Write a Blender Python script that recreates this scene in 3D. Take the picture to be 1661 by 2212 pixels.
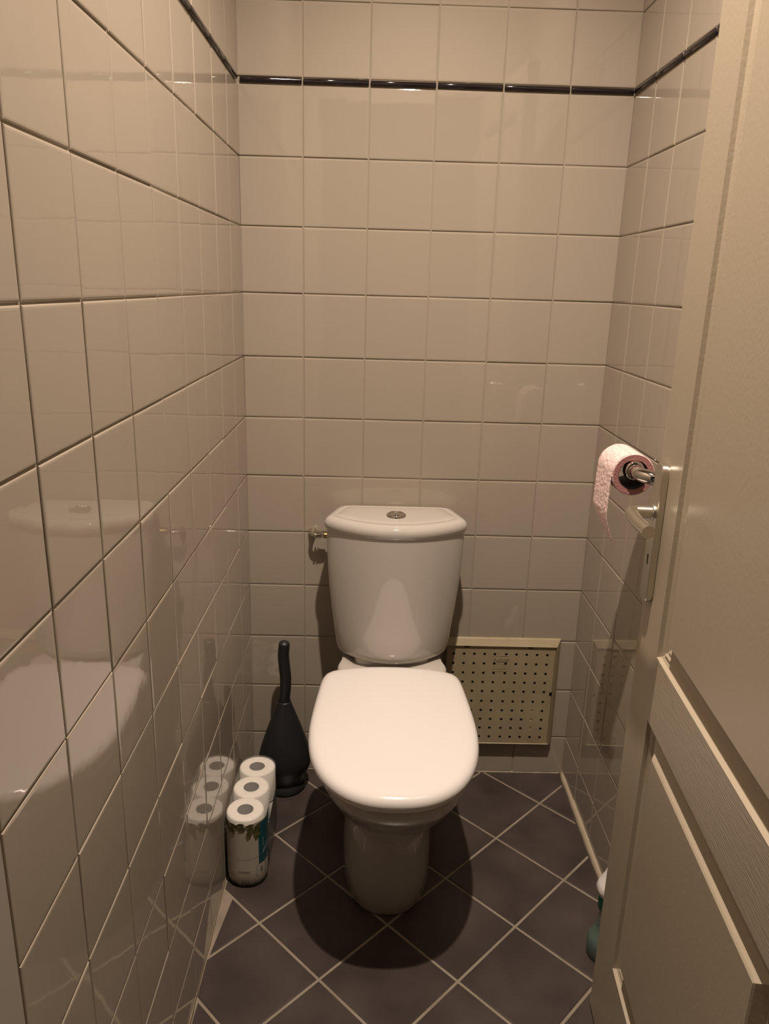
import bpy, bmesh, math, random
from mathutils import Vector, Matrix
random.seed(7)
C = bpy.context.scene.collection
for o in list(bpy.data.objects): bpy.data.objects.remove(o)
S = bpy.context.scene

# ------------------------------------------------------------------ camera
T = 0.15
def rot2(a, b, ang):
    c, s = math.cos(ang), math.sin(ang)
    return a*c - b*s, a*s + b*c
PIT, YAW, ROL, FPX = 0.288, 0.0174, -0.0283, 1651.0
def cam_dir(x, y, z):
    x, z = rot2(x, z, -ROL); y, z = rot2(y, z, -PIT); x, y = rot2(x, y, -YAW)
    return Vector((x, y, z))
cam = bpy.data.cameras.new('camera'); camo = bpy.data.objects.new('camera', cam); C.objects.link(camo)
cam.sensor_width = 36; cam.sensor_fit = 'AUTO'; cam.lens = FPX/2212*36; cam.clip_start = 0.02
R = Matrix((cam_dir(1,0,0), cam_dir(0,0,1), -cam_dir(0,1,0))).transposed()
camo.matrix_world = Matrix.Translation((2.1578*T, -12.7302*T, (11.79-2.8352)*T)) @ R.to_4x4()
S.camera = camo

# ------------------------------------------------------------------ light
W = bpy.data.worlds.new('hallway'); S.world = W; W.use_nodes = True
W.node_tree.nodes['Background'].inputs[0].default_value = (1.0, .80, .62, 1)
W.node_tree.nodes['Background'].inputs[1].default_value = 0.02
ld = bpy.data.lights.new('ceiling_spotlight', 'SPOT'); lo = bpy.data.objects.new('ceiling_spotlight', ld); C.objects.link(lo)
ld.energy = 228; ld.color = (1.0, .83, .69); ld.shadow_soft_size = 0.022
ld.spot_size = math.radians(126); ld.spot_blend = 1.0
lo.location = (.437, -.95, 2.74)
S.view_settings.view_transform = 'Standard'; S.view_settings.look = 'None'
S.view_settings.exposure = 0.0; S.view_settings.gamma = 1.0; S.view_settings.use_curve_mapping = False

# ------------------------------------------------------------------ materials
def mat(name, col, rough=.5, metal=0., coat=0., bump=None, mottle=None, trans=0., ior=1.5, alpha=1., spec=.5, sub=0.):
    m = bpy.data.materials.new(name); m.use_nodes = True
    nt = m.node_tree; b = nt.nodes['Principled BSDF']
    b.inputs['Base Color'].default_value = (*col, 1); b.inputs['Roughness'].default_value = rough
    b.inputs['Metallic'].default_value = metal; b.inputs['IOR'].default_value = ior
    b.inputs['Coat Weight'].default_value = coat; b.inputs['Coat Roughness'].default_value = .04
    b.inputs['Transmission Weight'].default_value = trans; b.inputs['Alpha'].default_value = alpha
    b.inputs['Specular IOR Level'].default_value = spec
    if sub: b.inputs['Subsurface Weight'].default_value = sub; b.inputs['Subsurface Scale'].default_value = .01
    tc = nt.nodes.new('ShaderNodeTexCoord')
    if bump:
        sc, st, dist = bump[:3]
        n = nt.nodes.new('ShaderNodeTexNoise'); n.inputs['Scale'].default_value = sc; n.inputs['Detail'].default_value = 4
        mp = nt.nodes.new('ShaderNodeMapping'); mp.inputs['Scale'].default_value = bump[3] if len(bump) > 3 else (1,1,1)
        nt.links.new(tc.outputs['Object'], mp.inputs[0]); nt.links.new(mp.outputs[0], n.inputs['Vector'])
        bp = nt.nodes.new('ShaderNodeBump'); bp.inputs['Strength'].default_value = st; bp.inputs['Distance'].default_value = dist
        nt.links.new(n.outputs['Fac'], bp.inputs['Height']); nt.links.new(bp.outputs[0], b.inputs['Normal'])
    if mottle:
        sc, col2, lo_, hi_ = mottle
        n = nt.nodes.new('ShaderNodeTexNoise'); n.inputs['Scale'].default_value = sc; n.inputs['Detail'].default_value = 5
        nt.links.new(tc.outputs['Object'], n.inputs['Vector'])
        r = nt.nodes.new('ShaderNodeValToRGB'); r.color_ramp.elements[0].position = lo_; r.color_ramp.elements[1].position = hi_
        r.color_ramp.elements[0].color = (*col, 1); r.color_ramp.elements[1].color = (*col2, 1)
        nt.links.new(n.outputs['Fac'], r.inputs[0]); nt.links.new(r.outputs[0], b.inputs['Base Color'])
    return m
M = {}
M['tile'] = mat('glazed_cream_tile', (.35,.302,.243), .035, bump=(9, .10, .004), ior=1.52)
M['grout'] = mat('cream_grout', (.32,.275,.21), .8, bump=(300, .3, .001))
M['black'] = mat('black_glazed_strip', (.014,.010,.012), .10)
M['slate'] = mat('dark_slate_tile', (.042,.032,.029), .32, mottle=(7, (.078,.060,.054), .35, .75), bump=(60, .12, .002))
M['fgrout'] = mat('floor_grout', (.27,.225,.17), .8, bump=(300, .3, .001), mottle=(12, (.20,.165,.125), .4, .7))
M['caulk'] = mat('beige_caulk', (.42,.35,.25), .6, bump=(60, .4, .003))
M['ceramic'] = mat('white_ceramic', (.48,.445,.40), .05, coat=.35)
M['plastic'] = mat('white_seat_plastic', (.77,.73,.70), .16)
M['chrome'] = mat('chrome', (.72,.69,.66), .06, 1.0)
M['steel'] = mat('brushed_aluminium', (.66,.63,.55), .28, 1.0)
M['brass'] = mat('brass', (.52,.34,.13), .25, 1.0)
M['dark'] = mat('painted_hollow_shade', (.008,.006,.005), .9)  # near-black colour standing in for the shade inside holes and gaps
M['hatch'] = mat('yellowed_plastic', (.36,.295,.185), .32, mottle=(14, (.31,.25,.155), .35, .7), bump=(30, .1, .001))
M['door'] = mat('cream_door_paint', (.41,.35,.262), .33, bump=(230, .22, .0012, (1,1,.6)))
M['doorgrain'] = mat('cream_door_grain', (.41,.35,.262), .36, bump=(105, .5, .0012, (.2,.2,5)))
M['brush'] = mat('black_rubbery_plastic', (.018,.018,.019), .38)
M['paper'] = mat('white_tissue', (.78,.73,.66), .95, bump=(180, .4, .002))
M['card'] = mat('grey_cardboard', (.22,.19,.165), .9)
M['pink'] = mat('pink_tissue', (.80,.60,.57), .95, bump=(140, .9, .004))
M['pinkedge'] = mat('dark_pink_tissue_edge', (.42,.19,.18), .95, bump=(260, .5, .002))
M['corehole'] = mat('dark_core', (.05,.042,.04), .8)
M['film'] = mat('clear_film', (.8,.78,.74), .10, ior=1.45, alpha=.16)
M['label'] = mat('grey_white_wrapper', (.42,.375,.31), .35)
M['leaf'] = mat('dark_olive_print', (.055,.052,.018), .4, mottle=(120, (.13,.11,.035), .4, .7))
M['grass'] = mat('black_green_print', (.03,.03,.016), .4)
M['teal'] = mat('teal_print', (.012,.075,.085), .35)
M['side'] = mat('dark_teal_grey_print', (.055,.065,.062), .3, mottle=(30, (.11,.11,.10), .4, .7))
M['ink'] = mat('grey_ink', (.06,.055,.05), .5)
M['line'] = mat('pale_ink', (.30,.34,.32), .5)
M['clear'] = mat('clear_green_plastic', (.20,.28,.24), .04, alpha=.26, coat=.6)
M['liquid'] = mat('pale_green_liquid', (.085,.135,.11), .06, alpha=.6)
M['green'] = mat('green_label', (.01,.14,.085), .4)
M['trigger'] = mat('white_plastic', (.78,.75,.72), .3)
M['plaster'] = mat('cream_plaster', (.34,.30,.25), .8)

# ------------------------------------------------------------------ helpers
def link(name, bm, m, parent=None, loc=None, smooth=False, extra=(), auto=None):
    me = bpy.data.meshes.new(name)
    bmesh.ops.recalc_face_normals(bm, faces=bm.faces)
    bm.to_mesh(me); bm.free()
    me.materials.append(m)
    for e in extra: me.materials.append(e)
    o = bpy.data.objects.new(name, me); C.objects.link(o)
    if parent: o.parent = parent
    if loc: o.location = loc
    if smooth or auto:
        for p in me.polygons: p.use_smooth = True
        if auto:
            try: me.set_sharp_from_angle(angle=math.radians(auto))
            except Exception: pass
    return o
def thing(name, label, cat, loc=(0,0,0), rz=0, group=None):
    o = bpy.data.objects.new(name, None); C.objects.link(o); o.location = loc; o.rotation_euler = (0,0,rz)
    o.empty_display_size = .05
    o['label'] = label; o['category'] = cat
    if group: o['group'] = group
    return o
def struct(name, bm, m, **k):
    o = link(name, bm, m, **k); o['kind'] = 'structure'; return o
def box(bm, x0, x1, y0, y1, z0, z1, mi=0):
    v = [bm.verts.new(p) for p in ((x0,y0,z0),(x1,y0,z0),(x1,y1,z0),(x0,y1,z0),(x0,y0,z1),(x1,y0,z1),(x1,y1,z1),(x0,y1,z1))]
    fs = []
    for q in ((3,2,1,0),(4,5,6,7),(0,1,5,4),(1,2,6,5),(2,3,7,6),(3,0,4,7)):
        f = bm.faces.new([v[i] for i in q]); f.material_index = mi; fs.append(f)
    return v, fs
def loft(bm, rings, cap0=True, cap1=True, closed=True, mi=0):
    vr = [[bm.verts.new(p) for p in r] for r in rings]
    n = len(vr[0])
    for a, b in zip(vr, vr[1:]):
        for i in range(n if closed else n-1):
            j = (i+1) % n
            f = bm.faces.new((a[i], a[j], b[j], b[i])); f.material_index = mi
    if cap0: f = bm.faces.new(list(reversed(vr[0]))); f.material_index = mi
    if cap1: f = bm.faces.new(vr[-1]); f.material_index = mi
    return vr
def lathe(bm, prof, cx=0, cy=0, n=40, axis='z', cap0=True, cap1=True, mi=0, M4=None):
    rings = []
    for r, h in prof:
        ring = []
        for i in range(n):
            a = 2*math.pi*i/n
            p = Vector((cx+r*math.cos(a), cy+r*math.sin(a), h))
            if M4: p = M4 @ p
            ring.append(p)
        rings.append(ring)
    return loft(bm, rings, cap0, cap1, mi=mi)
def tube(bm, pts, rad, n=20, flat=1.0, cap=True, mi=0):
    pts = [Vector(p) for p in pts]
    if not isinstance(rad, (list, tuple)): rad = [rad]*len(pts)
    rings = []; up = None
    for i, p in enumerate(pts):
        t = (pts[min(i+1, len(pts)-1)] - pts[max(i-1, 0)]).normalized()
        if up is None:
            up = Vector((0,0,1)) if abs(t.z) < .9 else Vector((0,1,0))
        s = t.cross(up).normalized(); up = s.cross(t).normalized()
        rings.append([p + rad[i]*(math.cos(2*math.pi*k/n)*s + flat*math.sin(2*math.pi*k/n)*up) for k in range(n)])
    return loft(bm, rings, cap, cap, mi=mi)
def spline(P, k=8):
    P = [Vector(p) for p in P]; out = []
    Q = [2*P[0]-P[1]] + P + [2*P[-1]-P[-2]]
    for i in range(1, len(Q)-2):
        for j in range(k):
            t = j/k
            out.append(.5*((2*Q[i]) + (-Q[i-1]+Q[i+1])*t + (2*Q[i-1]-5*Q[i]+4*Q[i+1]-Q[i+2])*t*t + (-Q[i-1]+3*Q[i]-3*Q[i+1]+Q[i+2])*t**3))
    return out + [P[-1]]
def bevel(o, w, seg=2, angle=30):
    b = o.modifiers.new('bevel', 'BEVEL'); b.width = w; b.segments = seg; b.limit_method = 'ANGLE'; b.angle_limit = math.radians(angle)
    b.harden_normals = False
    return o

# ------------------------------------------------------------------ room
WX = 5.965*T; YF = -1.47; ZC = 2.76
ZR = 11.79*T          # height of the joint just under the black strip
def tile_bm(us, vs, plane, thick=.0022, gap=.0026, skip=None, tilt=.0055, mi=0):
    """tiles between successive joint positions us x vs; plane(u, v, h) -> 3-D point, h = height off the wall"""
    bm = bmesh.new()
    for i in range(len(us)-1):
        for j in range(len(vs)-1):
            u0, u1, v0, v1 = us[i]+gap/2, us[i+1]-gap/2, vs[j]+gap/2, vs[j+1]-gap/2
            if u1-u0 < .004 or v1-v0 < .004: continue
            if skip and skip(u0, u1, v0, v1): continue
            a, b, c = random.uniform(-tilt, tilt), random.uniform(-tilt, tilt), random.uniform(-.0004, .0004)
            um, vm = (u0+u1)/2, (v0+v1)/2
            def H(u, v, h): return h + (a*(u-um) + b*(v-vm) + c)*(h > thick*.3)
            rings = []
            for ins, h in ((0, 0), (0, thick*.45), (.0008, thick*.78), (.0020, thick*.94), (.0040, thick)):
                rings.append([plane(u, v, H(u, v, h)) for u, v in ((u0+ins, v0+ins), (u1-ins, v0+ins), (u1-ins, v1-ins), (u0+ins, v1-ins))])
            loft(bm, rings, cap0=False, mi=mi)
    return bm
def seq(start, step, end, first=None):
    out = [start]
    x = start + (first if first else step)
    while x < end - 1e-4: out.append(x); x += step
    out.append(end); return out
ROWS = [0.0] + [ZR - k*T for k in range(11, 0, -1)] + [ZR - .001]
ROWS_UP = [ZR + .0125 + k*T for k in range(0, 6)]; ROWS_UP = [min(r, ZC) for r in ROWS_UP]
def add_back(bm, x0, x1, y0, y1, z0, z1): box(bm, x0, x1, y0, y1, z0, z1, mi=1)
def wall(name, us, plane, slab):
    bm = tile_bm(us, ROWS, plane)
    b2 = tile_bm(us, ROWS_UP, plane)
    me = bpy.data.meshes.new('t'); b2.to_mesh(me); b2.free(); bm.from_mesh(me); bpy.data.meshes.remove(me)
    add_back(bm, *slab)
    return struct(name, bm, M['tile'], extra=(M['grout'],))
TH = .0022
us_b = [0, .1472, .2972, .4472, .5972, .7472, WX]
wall('wall_back', us_b, lambda u, v, h: (u, -h, v), (-.1, WX+.1, 0, .08, -.05, ZC))
us_l = sorted([-(.139 + k*T) for k in range(0, 9) if .139+k*T < -YF-.01] + [0, YF])
wall('wall_left', us_l, lambda u, v, h: (h, u, v), (-.08, 0, YF, 0, -.05, ZC))
us_r = sorted([-(.144 + k*T) for k in range(0, 9) if .144+k*T < -YF-.01] + [0, YF])
wall('wall_right', us_r, lambda u, v, h: (WX-h, u, v), (WX, WX+.08, YF, 0, -.05, ZC))
# front wall with the door opening (behind / beside the camera)
bm = bmesh.new()
box(bm, -.3, .075, YF-.10, YF, -.05, ZC); box(bm, .80, WX+.3, YF-.10, YF, -.05, ZC); box(bm, .075, .80, YF-.10, YF, 2.06, ZC)
struct('wall_front', bm, M['plaster'])
bm = bmesh.new(); box(bm, -.3, WX+.3, YF-.10, .08, ZC, ZC+.05); struct('ceiling', bm, M['plaster'])

# black pencil strips
def strip(name, us, plane):
    bm = bmesh.new(); z0, z1 = ZR+.0005, ZR+.0115
    for u0, u1 in zip(us, us[1:]):
        u0 += .002; u1 -= .002
        prof = [(z0, .0), (z0, .004), (z0+.0015, .0062), ((z0+z1)/2, .0072), (z1-.0015, .0062), (z1, .004), (z1, 0)]
        rings = [[plane(u, z, h*(1 if e == 0 else .75)) for z, h in prof] for u, e in ((u0, 1), (u0+.0012, 0), (u1-.0012, 0), (u1, 1))]
        loft(bm, rings)
    return struct(name, bm, M['black'], auto=50)
strip('trim_1', [.006]+us_b[1:-1]+[WX-.004], lambda u, v, h: (u, -h, v))
strip('trim_2', sorted([-.17-k*.147 for k in range(9) if .17+k*.147 < -YF] + [-.025, YF]), lambda u, v, h: (h, u, v))
strip('trim_3', sorted([-.143-k*.148 for k in range(9) if .143+k*.148 < -YF] + [-.006, YF]), lambda u, v, h: (WX-h, u, v))

# floor: dark tiles laid diagonally, light joints
bm = bmesh.new()
P = 1.323*T; r2 = math.sqrt(2)
u_ref, v_ref = .475*T, 4.425*T
FH = .0
for i in range(-16, 8):
    for j in range(-10, 16):
        uc = u_ref + (i+.5)*P; vc = v_ref + (j+.5)*P
        cx, cy = (uc+vc)/r2, (uc-vc)/r2
        if cx < -.16 or cx > WX+.16 or cy > .16 or cy < -2.1: continue
        g = .0030
        t = bmesh.new(); rings = []
        rings_spec = ((0, -.004), (0, -.0012), (.0008, -.0004), (.0022, FH))
        c4 = [(-1,-1),(1,-1),(1,1),(-1,1)]
        for ins, h in rings_spec:
            hs = P/2 - g - ins
            rings.append([(((uc+a*hs)+(vc+b*hs))/r2, ((uc+a*hs)-(vc+b*hs))/r2, h) for a, b in c4])
        loft(t, rings, cap0=False)
        rr = random.Random(i*91+j*7)
        gl, gr_, gb = rr.uniform(.003, .010), rr.uniform(.004, .011), rr.uniform(.002, .006)
        sl, sr_ = rr.uniform(-.05, .05), rr.uniform(-.05, .05)
        if cy < -.42 and cy > -.62 and cx < .15: gl, sl = .020, .13
        for co, no in (((gl, cy, 0), (-1, sl, 0)), ((WX-gr_, cy, 0), (1, sr_, 0)), ((0, -gb, 0), (0, 1, 0))):
            ge = t.verts[:] + t.edges[:] + t.faces[:]
            if ge: bmesh.ops.bisect_plane(t, geom=ge, plane_co=co, plane_no=no, clear_outer=True, dist=1e-6)
        if t.faces:
            me = bpy.data.meshes.new('t'); t.to_mesh(me); bm.from_mesh(me); bpy.data.meshes.remove(me)
        t.free()
bmesh.ops.recalc_face_normals(bm, faces=bm.faces)
for f in bm.faces:
    if f.normal.z < -.1: f.normal_flip()
box(bm, -.3, WX+.3, -2.6, .08, -.06, -.0018, mi=1)
struct('floor', bm, M['slate'], extra=(M['fgrout'],))
# caulk beads at the foot of the walls
def bead(name, p0, p1, nrm, w):
    bm = bmesh.new(); p0, p1, nrm = Vector(p0), Vector(p1), Vector(nrm); n = 60; rings = []; rr = random.Random(name)
    ww = w
    for i in range(n+1):
        q = p0.lerp(p1, i/n); ww = max(w*.5, min(w*1.9, ww + rr.uniform(-.25, .25)*w))
        h = ww*.9
        rings.append([q+Vector((0,0,-.002)), q+nrm*ww+Vector((0,0,-.002)), q+nrm*ww*.45+Vector((0,0,h*.4)), q+Vector((0,0,h))])
    loft(bm, rings)
    return struct(name, bm, M['caulk'], smooth=True)
bead('baseboard_left', (.0, YF, 0), (0, -.002, 0), (1,0,0), .0065)
bead('baseboard_right', (WX, YF, 0), (WX, -.002, 0), (-1,0,0), .0085)
bead('baseboard_back', (.002, 0, 0), (WX-.002, 0, 0), (0,-1,0), .004)

# ------------------------------------------------------------------ door leaf, ajar by the right wall
A = math.radians(4.3)
DX, DY = 5.155*T, -5.0*T
DW, DTH, DH = .685, .040, 2.02
# local frame: x = along the leaf from free edge to hinge, y = out of the face towards the room (-), z up
door = thing('door_1', 'cream painted panel door standing open along the right wall', 'door', (DX, DY, .008))
door['kind'] = 'structure'
dirv = Vector((-math.sin(A), -math.cos(A), 0)); nrm = Vector((-math.cos(A), math.sin(A), 0))
door.matrix_world = Matrix.Translation((DX, DY, .008)) @ Matrix((dirv, -nrm, (0,0,1))).transposed().to_4x4()
# now local +x = along, local -y = out of the visible face
BK = [0, .0020, .0095, .0115, .0175, .0195, .0275, .0300, .0400, .0430]
DP = [0, .0065, .0105, .0078, .0125, .0100, .0128, .0108, .0018, .0]
panels = [(.103, DW-.103, .800, 1.90), (.103, DW-.103, .195, .690)]
def depth(s, z):
    for s0, s1, z0, z1 in panels:
        d = min(s-s0, s1-s, z-z0, z1-z)
        if d > 0:
            if d >= BK[-1]: return 0.
            for k in range(len(BK)-1):
                if BK[k] <= d <= BK[k+1]+1e-9:
                    t = (d-BK[k])/(BK[k+1]-BK[k]); return DP[k] + (DP[k+1]-DP[k])*t
    return 0.
ss, zz = {0, .0015, DW}, {0, DH, .750, .698, .792}
for s0, s1, z0, z1 in panels:
    for b in BK:
        ss |= {round(s0+b, 5), round(s1-b, 5)}; zz |= {round(z0+b, 5), round(z1-b, 5)}
ss, zz = sorted(ss), sorted(zz)
bm = bmesh.new()
G = [[bm.verts.new((s, depth(s, z), z)) for z in zz] for s in ss]
for i in range(len(ss)-1):
    for j in range(len(zz)-1):
        sm, zm = (ss[i]+ss[i+1])/2, (zz[j]+zz[j+1])/2
        a, b, c, d = G[i][j], G[i+1][j], G[i+1][j+1], G[i][j+1]
        mi = 1 if (.694 < zm < .797 and .103 < sm < DW-.103) else 0
        h1, h2 = a.co.y + c.co.y, b.co.y + d.co.y
        zs = [a.co.y, b.co.y, c.co.y, d.co.y]
        if abs(h1-h2) < 1e-7:
            f = bm.faces.new((a, b, c, d)); f.material_index = mi
        else:
            mid = depth(sm, zm)
            if abs(h1/2-mid) < abs(h2/2-mid): q = ((a,b,c),(a,c,d))
            else: q = ((a,b,d),(b,c,d))
            for t in q:
                f = bm.faces.new(t); f.material_index = mi
bk = [bm.verts.new(p) for p in ((0,DTH,0),(DW,DTH,0),(DW,DTH,DH),(0,DTH,DH))]
bm.faces.new((bk[3],bk[2],bk[1],bk[0]))
bm.faces.new([G[0][j] for j in range(len(zz))]+[bk[3],bk[0]])
bm.faces.new([bk[1],bk[2]]+[G[-1][j] for j in range(len(zz)-1,-1,-1)])
bm.faces.new([bk[0],bk[1]]+[G[i][0] for i in range(len(ss)-1,-1,-1)])
bm.faces.new([G[i][-1] for i in range(len(ss))]+[bk[2],bk[3]])
leaf = link('door_leaf', bm, M['door'], door, extra=(M['doorgrain'],))
# escutcheon plate with rounded ends
hz = .868; PZ0, PZ1 = .862, 1.088
def rounded_plate(bm, s0, s1, z0, z1, y0, y1, r, n=8, chamf=.0015):
    def ring(ins, y):
        pts = []; rr = r-ins
        for cx, cz, a0 in ((s1-r, z1-r, 0), (s0+r, z1-r, 90), (s0+r, z0+r, 180), (s1-r, z0+r, 270)):
            for k in range(n+1):
                a = math.radians(a0+90*k/n); pts.append((cx+rr*math.cos(a), y, cz+rr*math.sin(a)))
        return pts
    loft(bm, [ring(0, y0), ring(0, y1+chamf), ring(chamf, y1)])
bm = bmesh.new(); rounded_plate(bm, .012, .046, PZ0+.002, PZ1-.002, 0, -.0020, .0150, chamf=0.0004); rounded_plate(bm, .010, .048, PZ0, PZ1, -.0018, -.0110, .0165)
hp = link('door_handle', bm, M['steel'], door, auto=35); hp['label'] = 'brushed metal lever handle on a long back plate'
bm = bmesh.new(); sc = .030
box(bm, sc-.0016, sc+.0016, -.0115, -.0105, .925, .937)
lathe(bm, [(.0026, .0105), (.0026, .0115)], n=14, M4=Matrix.Translation((sc, 0, .939)) @ Matrix.Rotation(math.radians(90), 4, 'X'))
link('keyhole', bm, M['dark'], hp)  # solid patch, the shade of the hole is put into its colour
bm = bmesh.new(); zc = 1.010
lathe(bm, [(.0125, .010), (.0125, .0140), (.0115, .0150)], n=28, M4=Matrix.Translation((sc, 0, zc)) @ Matrix.Rotation(math.radians(90), 4, 'X'))
path = [(sc, -.010, zc), (sc, -.028, zc), (sc, -.036, zc)]
for k in range(1, 8):
    a = math.radians(90*k/8); path.append((sc+.012*(1-math.cos(a)), -.036-.012*math.sin(a), zc-.0005*k/8))
path += [(sc+.020, -.0485, zc-.001), (sc+.06, -.0480, zc-.002), (sc+.098, -.0440, zc-.003)]
tube(bm, path, .0098, n=24)
link('lever', bm, M['steel'], hp, auto=50)
bm = bmesh.new()
for z in (.20, 1.0, 1.78): tube(bm, [(DW+.002, -.003, z), (DW+.002, -.003, z+.09)], .007, n=14)
link('hinge', bm, M['steel'], door, auto=50)

# ------------------------------------------------------------------ toilet
TX = .384
def outline(w, yf, yb, yc, nf, nb, z, n=72, cx=0.):
    pts = []
    for i in range(n):
        a = 2*math.pi*i/n; c, s = math.cos(a), math.sin(a)
        e = nf if s < 0 else nb; L = (yc-yf) if s < 0 else (yb-yc)
        x = w*math.copysign(abs(c)**(2/e), c); y = yc + L*math.copysign(abs(s)**(2/e), s)
        pts.append((cx+x, y, z))
    return pts
toilet = thing('toilet', 'white ceramic toilet with closed lid standing against the tiled back wall', 'toilet', (TX, 0, 0))
bm = bmesh.new()
sec = [ # z, half width, front, back, centre, nf, nb
 (0.0,  .103, -.533, -.05, -.30, 2.5, 5), (.004, .106, -.536, -.05, -.30, 2.5, 5), (.06, .105, -.545, -.05, -.31, 2.5, 5),
 (.14, .102, -.560, -.05, -.33, 2.5, 5), (.21, .099, -.575, -.05, -.34, 2.5, 4.5), (.262, .098, -.588, -.05, -.36, 2.5, 4.2),
 (.270, .101, -.596, -.05, -.37, 2.4, 4), (.280, .111, -.622, -.05, -.39, 2.3, 3.6), (.300, .127, -.648, -.05, -.42, 2.2, 3.4),
 (.325, .146, -.668, -.05, -.44, 2.2, 3.4), (.350, .158, -.682, -.05, -.45, 2.2, 3.6), (.353, .160, -.686, -.05, -.45, 2.2, 3.6), (.375, .168, -.692, -.05, -.45, 2.25, 3.8),
 (.392, .171, -.696, -.05, -.46, 2.25, 4), (.398, .169, -.693, -.052, -.46, 2.25, 4), (.400, .160, -.684, -.056, -.46, 2.25, 4)]
loft(bm, [outline(w, yf, yb, yc, nf, nb, z) for z, w, yf, yb, yc, nf, nb in sec])
for v in bm.verts:      # rear deck narrows to the wall
    if v.co.z < .30: v.co.x -= .006*(1 if v.co.z < .2 else (.30-v.co.z)/.10)
    if v.co.y > -.30 and v.co.z > .25:
        t = min(1, (v.co.y+.30)/.16); v.co.x *= 1-.22*t
bowl = link('bowl', bm, M['ceramic'], toilet, auto=60)
# raised rear deck with the two shoulders
bm = bmesh.new(); rings = []
for z, w, yf, yb in ((.385, .138, -.24, -.05), (.403, .138, -.235, -.05), (.410, .134, -.228, -.054)):
    rings.append(outline(w, yf, yb, -.14, 4, 5, z, n=48))
loft(bm, rings)
for v in bm.verts:
    if v.co.z > .40:
        k = max(0, (abs(v.co.x)-.070)/.05); v.co.z += .018*min(1, k)*max(0, 1-abs(v.co.y+.165)/.09)
    if v.co.y > -.15: v.co.x *= .95
link('rear_deck', bm, M['ceramic'], toilet, auto=60)
def chaikin(P, k=3):
    for _ in range(k):
        Q = []
        for i in range(len(P)):
            a, b = P[i], P[(i+1) % len(P)]
            Q += [(a[0]*.75+b[0]*.25, a[1]*.75+b[1]*.25), (a[0]*.25+b[0]*.75, a[1]*.25+b[1]*.75)]
        P = Q
    return P
def resample(P, n):
    L = [0]
    for i in range(len(P)):
        a, b = P[i], P[(i+1) % len(P)]; L.append(L[-1]+math.hypot(b[0]-a[0], b[1]-a[1]))
    out = []; k = 0
    for i in range(n):
        d = L[-1]*i/n
        while L[k+1] < d: k += 1
        t = (d-L[k])/max(1e-9, L[k+1]-L[k]); a, b = P[k], P[(k+1) % len(P)]
        out.append((a[0]+(b[0]-a[0])*t, a[1]+(b[1]-a[1])*t))
    return out
# seat and lid share a D-shaped outline with firm rear corners
def lid_line(ins, z, n=96, grow=0.):
    half = [(0, -.192), (.05, -.1935), (.10, -.201), (.140, -.213), (.160, -.226), (.1685, -.252), (.173, -.30), (.179, -.38), (.182, -.45)]
    m = 14
    for i in range(1, m+1):
        a = math.pi/2*i/m; half.append((.182*math.cos(a)**(2/2.35), -.45-.267*math.sin(a)**(2/2.35)))
    pts = half + [(-x, y) for x, y in reversed(half[1:-1])]
    k = 1-ins/.180; ky = 1-ins/.262
    return [(-.003+x*k, -.455+(y+.455)*ky, z) for x, y in resample(chaikin(pts, 2), n)]
# seat ring
def ring_solid(outer, inner):
    bm = bmesh.new(); vo = [[bm.verts.new(p) for p in r] for r in outer+inner]
    n = len(vo[0]); m = len(vo)
    for k in range(m):
        a, b = vo[k], vo[(k+1) % m]
        for i in range(n):
            j = (i+1) % n; bm.faces.new((a[i], a[j], b[j], b[i]))
    return bm
bm = ring_solid([lid_line(.014,.401,72), lid_line(.009,.404,72), lid_line(.009,.411,72), lid_line(.012,.4135,72)],
                [lid_line(.060,.4135,72), lid_line(.066,.405,72), lid_line(.060,.401,72)])
link('seat', bm, M['plastic'], toilet, auto=50)
# lid (domed)
bm = bmesh.new(); rings = []
for ins, z in ((.004,.415), (.0005,.4175), (0,.4215), (.0008,.4265), (.0035,.4320), (.008,.4360), (.015,.4388), (.026,.4405), (.05,.4418), (.09,.4426), (.14,.443)):
    rings.append(lid_line(ins, z))
loft(bm, rings)
lid = link('lid', bm, M['plastic'], toilet, auto=60)
for sx in (-1, 1):
    bm = bmesh.new(); tube(bm, [(sx*.060, -.192, .418), (sx*.095, -.192, .418)], .009, n=18)
    link('hinge', bm, M['plastic'], toilet, auto=50)
# cistern
def tank(hb, yb, hc, yc, yf, z, ins=0., n=96):
    hb -= ins; hc -= ins; yb -= ins*.6; yf += ins; yc += ins*.3
    pts = [(0, yb), (-hb*.5, yb), (-hb+.012, yb), (-hb, yb-.006)]
    pts += [(-hb+(hb-hc)*.5, (yb+yc)/2), (-hc+.0005, yc+.012), (-hc+.001, yc-.004)]
    m = 9
    arc = []
    for i in range(1, m+1):
        t = i/m; x = -hc*(1-t); arc.append((x, yc-.006 + (yf-yc+.006)*(1-(1-t)**2.1)))
    pts += arc
    pts += [(-x, y) for x, y in reversed(pts[1:-1])]
    return [(x, y, z) for x, y in resample(chaikin(pts, 3), n)]
bm = bmesh.new(); rings = []
zb, zt = .428, .768
for z, ins in ((zb, .016), (zb+.004, .008), (zb+.012, .003), (zb+.025, 0)):
    rings.append(tank(.127, -.018, .145, -.105, -.186, z, ins))
for k in range(1, 7):
    t = k/6; z = zb+.025 + (zt-zb-.025)*t; b = math.sin(t*math.pi/2)
    rings.append(tank(.127+.013*b, -.018, .145+.0265*b, -.105-.010*b, -.186-.0105*b, z))
loft(bm, rings)
link('cistern', bm, M['ceramic'], toilet, auto=60)
bm = bmesh.new(); rings = []
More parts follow.
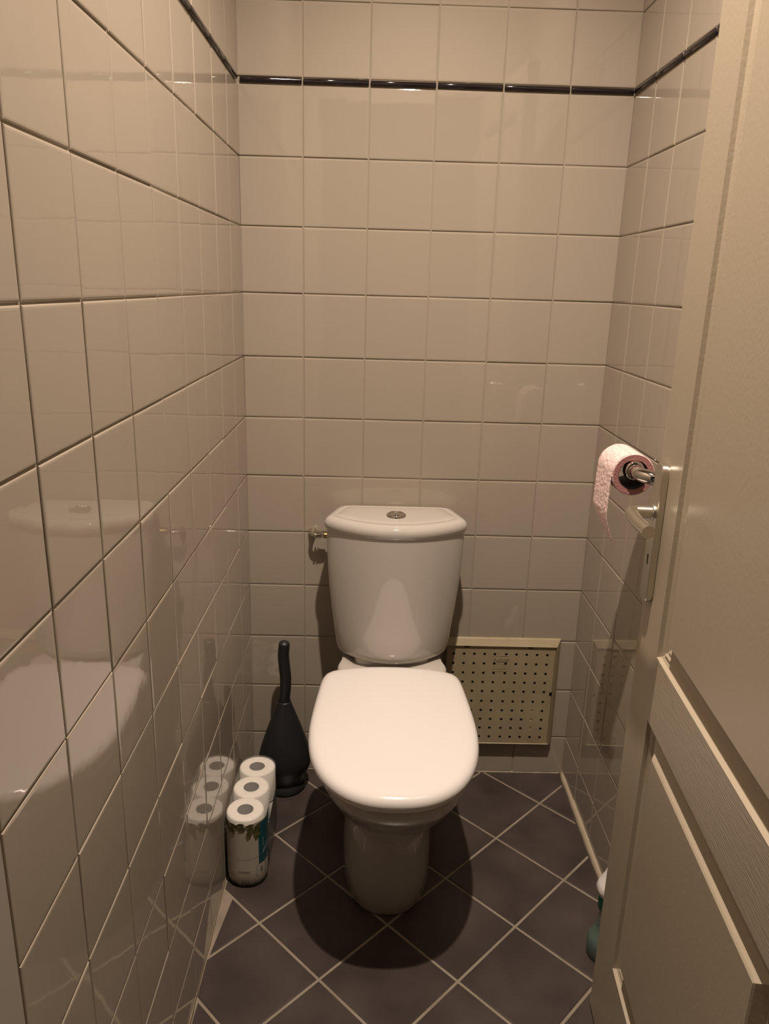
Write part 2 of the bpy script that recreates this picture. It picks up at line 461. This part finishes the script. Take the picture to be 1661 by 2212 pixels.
for ins, z in ((.006,.7665), (.002,.7668), (.0,.770), (-.0025,.777), (-.002,.785), (.002,.792), (.008,.7965), (.016,.7990), (.024,.7995), (.0255,.7985), (.028,.7995), (.05,.8005), (.08, .801)):
    rings.append(tank(.150, -.010, .1745, -.118, -.2005, z, ins))
loft(bm, rings)
link('cistern_lid', bm, M['ceramic'], toilet, auto=60)
bm = bmesh.new(); rings = []
for z, w in ((.400, .095), (.436, .100)): rings.append(outline(w, -.155, -.04, -.1, 4, 4, z, n=32))
loft(bm, rings); link('coupling', bm, M['ceramic'], toilet, auto=50)
# flush button
bm = bmesh.new()
lathe(bm, [(.0248,.7995),(.0248,.8025),(.0230,.8060),(.0180,.8085),(.0168,.8070),(.0165,.8040)], cy=-.110, cap1=False)
ring_o = link('flush_ring', bm, M['chrome'], toilet, auto=50)
for sgn in (-1, 1):
    bm = bmesh.new(); n = 20; rr = .0160; top = []; rings = []
    for r_, z in ((rr, .8030), (rr, .8066), (rr-.0012, .8078)):
        ring = []
        for i in range(n+1):
            a = math.pi*i/n; ring.append((sgn*(.0006+ (r_)*math.sin(a)), -.110+r_*math.cos(a), z))
        rings.append(ring)
    loft(bm, rings)
    link('flush_button', bm, M['chrome'], ring_o, auto=50)

# water supply connection left of the cistern
valve = thing('water_valve', 'small chrome and brass water connection on wall left of cistern', 'valve', (.1915, -.034, .7215))
bm = bmesh.new(); MX = Matrix.Rotation(math.radians(90), 4, 'Y')
lathe(bm, [(.0075,-.010), (.0098,-.009), (.0098,-.006), (.0062,-.0045), (.0062,-.003), (.0098,-.0015), (.0098,.001), (.007,.002)], n=24, M4=MX)
link('nut', bm, M['chrome'], valve, auto=35)
bm = bmesh.new(); lathe(bm, [(.0075,.002), (.0085,.003), (.0085,.010), (.0075,.011)], n=6, M4=MX)
link('chrome_collar', bm, M['chrome'], valve)
bm = bmesh.new(); lathe(bm, [(.0080,.011), (.0080,.018)], n=24, M4=MX); lathe(bm, [(.005,.017), (.005,.052)], n=18, M4=MX)
link('brass_fitting', bm, M['brass'], valve, auto=35)
bm = bmesh.new(); tube(bm, spline([(-.021,.031,0), (-.021,.014,0), (-.0195,.005,0), (-.013,0,0), (-.006,0,0)], 6), .0052, n=18)
lathe(bm, [(.0115,-.0315),(.0115,-.029),(.0085,-.022),(.006,-.016)], n=28, M4=Matrix.Translation((-.021,0,-.001)) @ Matrix.Rotation(math.radians(90), 4, 'X'))
link('elbow', bm, M['steel'], valve, auto=40)

# ------------------------------------------------------------------ access hatch
HX0, HX1, HZ0, HZ1 = .5305, .850, .098, .4285
hatch = thing('access_hatch', 'yellowed plastic perforated access hatch low on back wall right of toilet', 'hatch', ((HX0+HX1)/2, 0, HZ0))
hc = (HX0+HX1)/2
def L(x): return x-hc
ix0, ix1, iz0, iz1 = .5390, .8360, .109-HZ0, .4075-HZ0
H = HZ1-HZ0
def rect(x0, x1, z0, z1, y): return [(x0,y,z0),(x1,y,z0),(x1,y,z1),(x0,y,z1)]
bm = bmesh.new(); yw = -.0030
vr = [rect(L(HX0), L(HX1), 0, H, yw), rect(L(HX0+.0005), L(HX1-.0005), .0005, H-.0005, -.0075), rect(L(HX0+.002), L(HX1-.002), .002, H-.002, -.0095),
      rect(L(ix0-.002), L(ix1+.002), iz0-.002, iz1+.002, -.0215), rect(L(ix0-.0012), L(ix1+.0012), iz0-.0012, iz1+.0012, -.0205), rect(L(ix0-.0012), L(ix1+.0012), iz0-.0012, iz1+.0012, -.0040), rect(L(ix0-.0012), L(ix1+.0012), iz0-.0012, iz1+.0012, yw)]
loft(bm, vr, cap0=False, cap1=False)
link('frame', bm, M['hatch'], hatch)
bm = bmesh.new(); box(bm, L(ix0), L(ix1), -.0045, yw, iz0-.001, iz1+.001)  # dark sheet behind the hatch door, painting the shade of the gap
link('dark_backing', bm, M['dark'], hatch)
# door of the hatch on a grid: shallow square pits, shade of open holes painted in
colx = [.5568+ .0217*k*1.0 for k in range(5)] + [.7010 + .0283*0 + .0283*k for k in range(5)]
colx = [.557, .5852, .6134, .6416, .6698, .7010, .7292, .7574, .7857, .8140]
rowz = [.384, .3553, .3268, .2985, .2705, .2395, .2110, .1830, .1550, .1270]
xs, zs = {ix0, ix1}, {iz0+HZ0, iz1+HZ0}; hh = .0033
notch = [(.586, .598), (.760, .772)]
for x in colx: xs |= {x-hh, x+hh}
for z in rowz: zs |= {z-hh, z+hh}
for a, b in notch: xs |= {a, b}
zs |= {.4030, .258, .270}; xs |= {.8295}
xs, zs = sorted(round(x,5) for x in xs), sorted(round(z,5) for z in zs)
def hole(xm, zm):
    for a, b in notch:
        if a < xm < b and zm > .4030: return 'open'
    if xm > .8295 and .258 < zm < .270: return 'open'
    for i, x in enumerate(colx):
        for j, z in enumerate(rowz):
            if abs(xm-x) < hh and abs(zm-z) < hh: return 'blind' if (i == 8 and j in (6,7,8)) else 'open'
    return None
bm = bmesh.new(); fy = -.0172; V = {}
def gv(i, j, y):
    k = (i, j, y)
    if k not in V: V[k] = bm.verts.new((L(xs[i]), y, zs[j]-HZ0))
    return V[k]
for i in range(len(xs)-1):
    for j in range(len(zs)-1):
        h = hole((xs[i]+xs[i+1])/2, (zs[j]+zs[j+1])/2)
        q = [(i,j),(i+1,j),(i+1,j+1),(i,j+1)]
        if h is None: bm.faces.new([gv(a, b, fy) for a, b in q])
        else:
            d = fy+.0012 if h == 'blind' else fy+.003
            for k in range(4):
                (a, b), (c, e) = q[k], q[(k+1) % 4]
                ii, jj = i+(0,1,0,-1)[k], j+(-1,0,1,0)[k]
                if 0 <= ii < len(xs)-1 and 0 <= jj < len(zs)-1 and hole((xs[ii]+xs[ii+1])/2, (zs[jj]+zs[jj+1])/2): continue
                f = bm.faces.new([gv(a,b,fy), gv(c,e,fy), gv(c,e,d), gv(a,b,d)]); f.material_index = 0 if h == 'blind' else 1
            f = bm.faces.new([gv(a, b, d) for a, b in q]); f.material_index = 0 if h == 'blind' else 1
n1, n2 = len(xs)-1, len(zs)-1
for q in ([(i, 0) for i in range(n1+1)], [(i, n2) for i in range(n1+1)], [(0, j) for j in range(n2+1)], [(n1, j) for j in range(n2+1)]):
    for (a, b), (c, e) in zip(q, q[1:]):
        bm.faces.new([gv(a,b,fy), gv(c,e,fy), gv(c,e,-.0048), gv(a,b,-.0048)])
hd = link('hatch_door', bm, M['hatch'], hatch, extra=(M['dark'],))
# embossed maker's word and a small plate under it
def text_mesh(body, size, ext, italic=0.):
    cu = bpy.data.curves.new('t', 'FONT'); cu.body = body; cu.size = size; cu.extrude = ext; cu.shear = italic; cu.align_x = 'CENTER'; cu.align_y = 'CENTER'; cu.resolution_u = 3
    ob = bpy.data.objects.new('t', cu); C.objects.link(ob)
    bpy.context.view_layer.update()
    me = bpy.data.meshes.new_from_object(ob.evaluated_get(bpy.context.evaluated_depsgraph_get()))
    bpy.data.objects.remove(ob); return me
me = text_mesh('Nicoll', .0175, .0008, .35)
bm = bmesh.new(); bm.from_mesh(me)
bmesh.ops.transform(bm, matrix=Matrix.Rotation(math.radians(90), 4, 'X'), verts=bm.verts)
lg = link('embossed_lettering', bm, M['hatch'], hd, loc=(L(.6865), fy-.0005, .3690-HZ0))
bm = bmesh.new()
for x0, x1, z0, z1 in ((.6655,.7055,.3405,.3415), (.6655,.7055,.3325,.3335), (.6655,.6665,.3335,.3405), (.7045,.7055,.3335,.3405), (.682,.692,.3365,.3375), (.664,.709,.3605,.3613), (.664,.709,.3785,.3791)):
    box(bm, L(x0), L(x1), fy-.0007, fy, z0-HZ0, z1-HZ0)
link('embossed_border', bm, M['hatch'], hd)

# ------------------------------------------------------------------ toilet brush
br = thing('toilet_brush', 'black toilet brush in a teardrop-shaped holder in the back left corner', 'toilet brush', (.1005, -.080, 0))
bm = bmesh.new()
lathe(bm, [(.046,0),(.052,.0015),(.056,.006),(.0575,.012),(.052,.020),(.049,.026),(.053,.036),(.060,.052),(.069,.072),(.0715,.088),(.0705,.104),(.0635,.132),(.0545,.160),(.0445,.190),(.0335,.220),(.0238,.246),(.0185,.262),(.0175,.266),(.0155,.264),(.014,.250)], n=56, cap1=True)
for v in bm.verts:
    if v.co.z > .03: v.co.y *= .92
link('holder', bm, M['brush'], br, smooth=True)
bm = bmesh.new()
hp_ = spline([(0,0,.22), (0,0,.262), (.003,0,.30), (.004,0,.335), (.001,0,.37), (-.001,0,.40), (.001,-.001,.428), (.002,-.002,.443)], 6)
n = len(hp_); rad = []
for i, p in enumerate(hp_):
    t = i/(n-1); r = .0138 + .0015*math.sin(t*3)
    if t > .90: r *= math.sqrt(max(.02, 1-((t-.90)/.101)**2))
    rad.append(r)
tube(bm, hp_, rad, n=24)
link('handle', bm, M['brush'], br, smooth=True)

# ------------------------------------------------------------------ pack of toilet rolls by the left wall
pk = thing('toilet_roll_pack', 'shrink-wrapped pack of six white toilet rolls standing on floor by left wall', 'toilet rolls', (.052, -.334, 0))
RR, RC, RH = .0425, .0185, .0905
CY = (-.082, 0, .082)
def roll_bm(r, rc, h, n=48, mi_edge=0):
    bm = bmesh.new(); rr = random.Random(int(r*1e5)+3)
    prof_o = [(r-.004, 0), (r, .003), (r, h-.004), (r-.0015, h-.0012), (r-.005, h), (rc+.004, h-.0004), (rc, h-.0014)]
    vr = lathe(bm, prof_o, n=n, cap0=False, cap1=False)
    inner = [[bm.verts.new((rc*math.cos(2*math.pi*i/n), rc*math.sin(2*math.pi*i/n), 0)) for i in range(n)]]
    a, b, c = vr[-1], inner[0], vr[0]
    for i in range(n):
        j = (i+1) % n
        f = bm.faces.new((a[i], a[j], b[j], b[i])); f.material_index = 1
        bm.faces.new((b[i], b[j], c[j], c[i]))
    return bm
for lv in range(2):
    for k, cy in enumerate(CY):
        bm = roll_bm(RR, RC, RH-.001)
        sq = (1.0, 1.0, 1.07)[k]
        for v in bm.verts:
            v.co.x *= sq if v.co.x > 0 else 1.0
            if k == 2: v.co.y *= .97
        link('roll', bm, M['paper'], pk, loc=(-.003 + .001*k, cy, .0015 + lv*RH), extra=(M['card'],), auto=50)
# wrapper outline (stadium) parametrised by u in metres from the front-left, going to the right side then back
HWX, FY, BY, RAD = .0445, -.127, .127, .040
def wrap_path():
    pts = []
    def arc(cx, cy, a0, a1, m=14):
        for i in range(m+1):
            a = math.radians(a0+(a1-a0)*i/m); pts.append((cx+RAD*math.cos(a), cy+RAD*math.sin(a)))
    arc(-HWX+RAD, FY+RAD, 180, 270); arc(HWX-RAD, FY+RAD, 270, 360); arc(HWX-RAD, BY-RAD, 0, 90); arc(-HWX+RAD, BY-RAD, 90, 180)
    return pts
WP = wrap_path(); WL = [0]
for a, b in zip(WP, WP[1:]+WP[:1]): WL.append(WL[-1]+math.hypot(b[0]-a[0], b[1]-a[1]))
def wpos(u, z, off=0.):
    u = u % WL[-1]; k = 0
    while WL[k+1] < u: k += 1
    a, b = WP[k], WP[(k+1) % len(WP)]; t = (u-WL[k])/max(1e-9, WL[k+1]-WL[k])
    x, y = a[0]+(b[0]-a[0])*t, a[1]+(b[1]-a[1])*t
    dx, dy = b[0]-a[0], b[1]-a[1]; l = math.hypot(dx, dy) or 1
    # foot of the pack tucks in
    tk = 1 - .06*max(0, 1-z/.012)
    return ((x + off*dy/l)*tk, (y - off*dx/l)*tk, z)
bm = bmesh.new(); rr = random.Random(5); rings = []
NU = 110
for z in (0.0010, .004, .012, .03, .06, .09, .12, .15, .170, .1795):
    ring = []
    for i in range(NU):
        u = WL[-1]*i/NU; ring.append(wpos(u, z, .0006+rr.uniform(0, .0007)*(z > .02)))
    rings.append(ring)
for ins, z in ((.006, .1845), (.018, .1850)):
    base = rings[9]
    rings.append([(x*(1-ins/.045) , y*(1-ins/.127), z+rr.uniform(-.0006,.0006)) for x, y, _ in base])
loft(bm, rings, cap0=True, cap1=True)
link('clear_wrap', bm, M['film'], pk, smooth=True)
def patch(u0, u1, z0, z1, off, m, name, nu=24, nz=8, parent=None, zf=None):
    bm = bmesh.new(); g = []
    for i in range(nu+1):
        u = u0+(u1-u0)*i/nu; zt_ = zf(i/nu) if zf else z1
        g.append([bm.verts.new(wpos(u, z0+(zt_-z0)*j/nz, off)) for j in range(nz+1)])
    for i in range(nu):
        for j in range(nz): bm.faces.new((g[i][j], g[i+1][j], g[i+1][j+1], g[i][j+1]))
    return link(name, bm, m, parent or pk, smooth=True)
F0 = 0.0; UF = WL[14]+.004    # start of the flat front
U_T = WL[28]-.030             # teal starts on the front right corner
lab = patch(-.006, U_T+.045, .003, .176, .0016, M['label'], 'printed_wrapper', nu=40, zf=lambda t: .1735+.0025*math.sin(t*11))
patch(U_T, U_T+.060, .062, .172, .0020, M['teal'], 'teal_panel', parent=lab)
def poly(bm, pts, off):
    bm.faces.new([bm.verts.new(wpos(u, z, off)) for u, z in pts])
def leafshape(bm, u, z, L_, w, ang, off):
    n = 7; a = math.radians(ang); pts = []
    for s in (1, -1):
        rng = range(n+1) if s == 1 else range(n-1, 0, -1)
        for i in rng:
            t = i/n; wd = s*w*math.sin(math.pi*t)**.8*(1-.3*t)
            lx, lz = t*L_, wd
            pts.append((u+lx*math.cos(a)-lz*math.sin(a), z+lx*math.sin(a)+lz*math.cos(a)))
    poly(bm, pts, off)
bm = bmesh.new(); rr = random.Random(11)
for k, (u, z, l, w, a) in enumerate(((.004,.166,.024,.008,-35),(.014,.164,.026,.008,-50),(.024,.160,.022,.007,-75),(.030,.165,.024,.008,-20),(.030,.156,.022,.0065,-55),
        (.052,.160,.020,.007,-150),(.070,.166,.020,.007,-160),(.066,.160,.024,.008,-110),(.060,.150,.022,.0065,-100),(.078,.156,.024,.0075,-105),(.084,.166,.026,.008,-125),(.082,.146,.022,.0065,-115),(.050,.168,.020,.006,-170),(-.004,.164,.018,.006,-60))):
    leafshape(bm, u+(.020 if u > .04 else .004), z+.007, l, w, a, .0024+k*.00006)
link('leaf_print', bm, M['leaf'], lab)
bm = bmesh.new()
for i in range(90):
    u = -.004 + (U_T+.049)*i/90 + rr.uniform(-.0006, .0006); h = rr.uniform(.010, .026)
    poly(bm, [(u, .0035), (u+.0018, .0035), (u+rr.uniform(-.001,.0025), h)], .0022+.0002*rr.random())
for i in range(30): 
    u = -.004 + (U_T+.049)*i/30; poly(bm, [(u, .0032), (u+.0042, .0032), (u+.0042, .0105), (u, .0105)], .0021)
link('grass_print', bm, M['grass'], lab)
patch(U_T+.0605, U_T+.060+.150, .003, .125, .0018, M['side'], 'side_print', nu=50, parent=lab)
bm = bmesh.new()
for i in range(9): u = .052+i*.0031; poly(bm, [(u, .045), (u+.0024, .045), (u+.0024, .0475), (u, .0475)], .0024)
link('fine_print', bm, M['ink'], lab); bm = bmesh.new()
me = text_mesh('2', .017, 0.0)
for p in me.polygons:
    poly(bm, [(U_T+.006+me.vertices[i].co.x, .0465+me.vertices[i].co.y) for i in p.vertices], .0026)
link('printed_number', bm, M['ink'], lab)
bm = bmesh.new()
def frame2(u0, u1, z0, z1, w, skew=0):
    for a, b, c, d in ((u0,u1,z0,z0+w),(u0,u1,z1-w,z1),(u0,u0+w,z0,z1),(u1-w,u1,z0,z1)): poly(bm, [(a,c),(b,c),(b,d),(a,d)], .0027)
frame2(U_T-.006, U_T+.020, .033, .060, .0012)
link('number_box', bm, M['line'], lab); bm = bmesh.new()
frame2(U_T+.012, U_T+.028, .104, .128, .0012)
link('printed_box', bm, M['line'], lab); bm = bmesh.new()
for i in range(12):
    t = i/12; u = .022+t*(U_T+.02-.022); z = .079+.006*t*t*1.5
    poly(bm, [(u, z), (u+.007, z+.0012*t), (u+.007, z+.001+.0012*t), (u, z+.001)], .0024)
link('pale_arc', bm, M['line'], lab); bm = bmesh.new()
for i in range(5): poly(bm, [(U_T+.010+i*.005, .086+i*.003), (U_T+.0125+i*.005, .086+i*.003), (U_T+.0155+i*.005, .098+i*.003), (U_T+.0135+i*.005, .098+i*.003)], .0027)
link('slanted_marks', bm, M['line'], lab)

# ------------------------------------------------------------------ pink roll on its holder, right wall
RX, RY, RZ = .8135, -.518, 1.024
holder = thing('toilet_roll_holder', 'curved chrome toilet roll holder arm on right wall behind the door handle', 'roll holder', (WX-.002, -.585, RZ-.006))
def HL(x, y, z): return (x-(WX-.002), y+.585, z-(RZ-.006))
bm = bmesh.new()
pts = [(RX, RY+.098, RZ), (RX, RY+.02, RZ), (RX, RY-.008, RZ)]
rad_ = .038
for k in range(1, 9):
    a = math.radians(90*k/8); pts.append((RX+rad_*(1-math.cos(a)), RY-.010-rad_*math.sin(a), RZ-.006*k/8))
pts += [(RX+.055, RY-.0485, RZ-.0065), (WX-.004, RY-.049, RZ-.007)]
tube(bm, [HL(*p) for p in pts], .0132, n=28)
link('arm', bm, M['chrome'], holder, smooth=True)
MY2 = Matrix.Translation(HL(RX, RY, RZ)) @ Matrix.Rotation(math.radians(-90), 4, 'X')
bm = bmesh.new(); MY = Matrix.Translation(HL(RX, RY, RZ)) @ Matrix.Rotation(math.radians(90), 4, 'X')
lathe(bm, [(.0138,-.008),(.0172,-.007),(.0190,-.002),(.0165,.001),(.0192,.004),(.0192,.009),(.0175,.011),(.0175,.090),(.016,.092)], n=36, M4=MY2)
link('chrome_collar', bm, M['chrome'], holder, smooth=True)
bm = bmesh.new(); lathe(bm, [(.026,.0),(.026,.004),(.018,.010),(.010,.012)], n=36, M4=Matrix.Translation(HL(WX-.002, RY-.049, RZ-.007)) @ Matrix.Rotation(math.radians(-90), 4, 'Y'))
link('rosette', bm, M['chrome'], holder, smooth=True)
PR = .0400; LEN = .098
pr = thing('toilet_roll', 'pink toilet roll with its end hanging loose on the chrome holder', 'toilet roll', (RX, RY, RZ-.0092))
bm = bmesh.new(); n = 64; MR = Matrix.Rotation(math.radians(-90), 4, 'X')   # local z -> world +y
rc = .0285
vr = lathe(bm, [(rc,.0005),(PR-.0015,0),(PR,.0012),(PR,LEN-.001),(PR-.001,LEN),(rc,LEN)], n=n, cap0=False, cap1=False, M4=MR)
for f in bm.faces:
    c = f.calc_center_median()
    if c.y < .0005: f.material_index = 1
link('paper', bm, M['pink'], pr, extra=(M['pinkedge'],), auto=40)
bm = bmesh.new()
lathe(bm, [(rc,.001),(rc-.001,.001),(rc-.001,LEN-.001),(rc,LEN-.001)], n=n, cap0=False, cap1=False, M4=MR)
link('core', bm, M['corehole'], pr, auto=40)
# hanging sheet: leaves the roll on its room side, falls and curls in to a torn point
bm = bmesh.new(); rr = random.Random(4); g = []
NL, NY = 40, 16
path = []
for k in range(9):
    a = math.radians(100+80*k/8); path.append((PR*math.cos(a)*1.015, PR*math.sin(a)*1.015))
Lh = .135
for k in range(1, NL):
    t = k/NL; path.append((-PR*1.015 - .002*math.sin(t*3) + .030*max(0, t-.55)**1.6*2, -Lh*t))
for k, (x, z) in enumerate(path):
    t = max(0, (k-8)/(len(path)-9)); row = []
    for j in range(NY+1):
        s = j/NY     # 0 near end, 1 far end
        # torn lower edge: keep full width to t=.65, then the far side retreats towards a point on the near side
        y0 = .002; y1 = LEN-.002
        if t > .62: y1 = y0+.004 + (y1-y0-.004)*max(0, 1-(t-.62)/.38)**.8
        y0b = y0 - .004*t
        row.append(bm.verts.new((x + rr.uniform(-.0006,.0006)*min(1, t*5), y0b+(y1-y0b)*s, z+rr.uniform(-.0004,.0004))))
    g.append(row)
for a, b in zip(g, g[1:]):
    for j in range(NY): bm.faces.new((a[j], a[j+1], b[j+1], b[j]))
sh = link('hanging_sheet', bm, M['pink'], pr, smooth=True)
sm = sh.modifiers.new('thick', 'SOLIDIFY'); sm.thickness = .0006; sm.offset = 0

# ------------------------------------------------------------------ spray bottle behind the door edge
bt = thing('spray_bottle', 'clear green spray bottle with white trigger head, on floor behind the door edge', 'spray bottle', (.8335, -.628, 0))
prof = [(0.0285,.0005),(.0335,.003),(.036,.010),(.0365,.028),(.0355,.044),(.031,.056),(.0255,.066),(.0225,.078),(.0205,.092),(.0195,.106),(.0190,.116),(.0185,.124)]
bm = bmesh.new(); lathe(bm, prof, n=40, cap1=False); 
lathe(bm, [(r-.0014, z+.0012) for r, z in prof], n=40, cap1=False)
link('bottle_body', bm, M['clear'], bt, smooth=True)
bm = bmesh.new(); lathe(bm, [(r-.0018, z+.0016) for r, z in prof[:5]]+[(.0305,.0465)], n=40); link('liquid', bm, M['liquid'], bt, smooth=True)
bm = bmesh.new(); lathe(bm, [(.0215,.120),(.0222,.122),(.0222,.150),(.0210,.152)], n=40); link('green_band', bm, M['green'], bt, auto=40)
bm = bmesh.new(); rings = []
for z, wx_, wy0, wy1, cx_ in ((.152,.0185,-.020,.020,0), (.158,.024,-.026,.024,-.002), (.170,.026,-.030,.026,-.003), (.182,.023,-.030,.026,-.001), (.196,.017,-.027,.024,.003), (.215,.013,-.022,.022,.006), (.236,.010,-.018,.020,.010), (.250,.006,-.012,.016,.013)):
    rings.append([(cx_+x, y, z_) for x, y, z_ in outline(wx_, wy0, wy1, 0, 2.4, 2.4, z, n=36)])
loft(bm, rings); link('spray_head', bm, M['trigger'], bt, smooth=True)
bm = bmesh.new(); tube(bm, spline([(.012,.020,.20), (.014,.032,.185), (.013,.036,.165), (.012,.032,.150)], 6), .004, n=12); link('trigger', bm, M['trigger'], bt, smooth=True)
bm = bmesh.new(); tube(bm, [(0,0,.01), (0,0,.15)], .0022, n=12); link('dip_tube', bm, M['trigger'], bt, smooth=True)
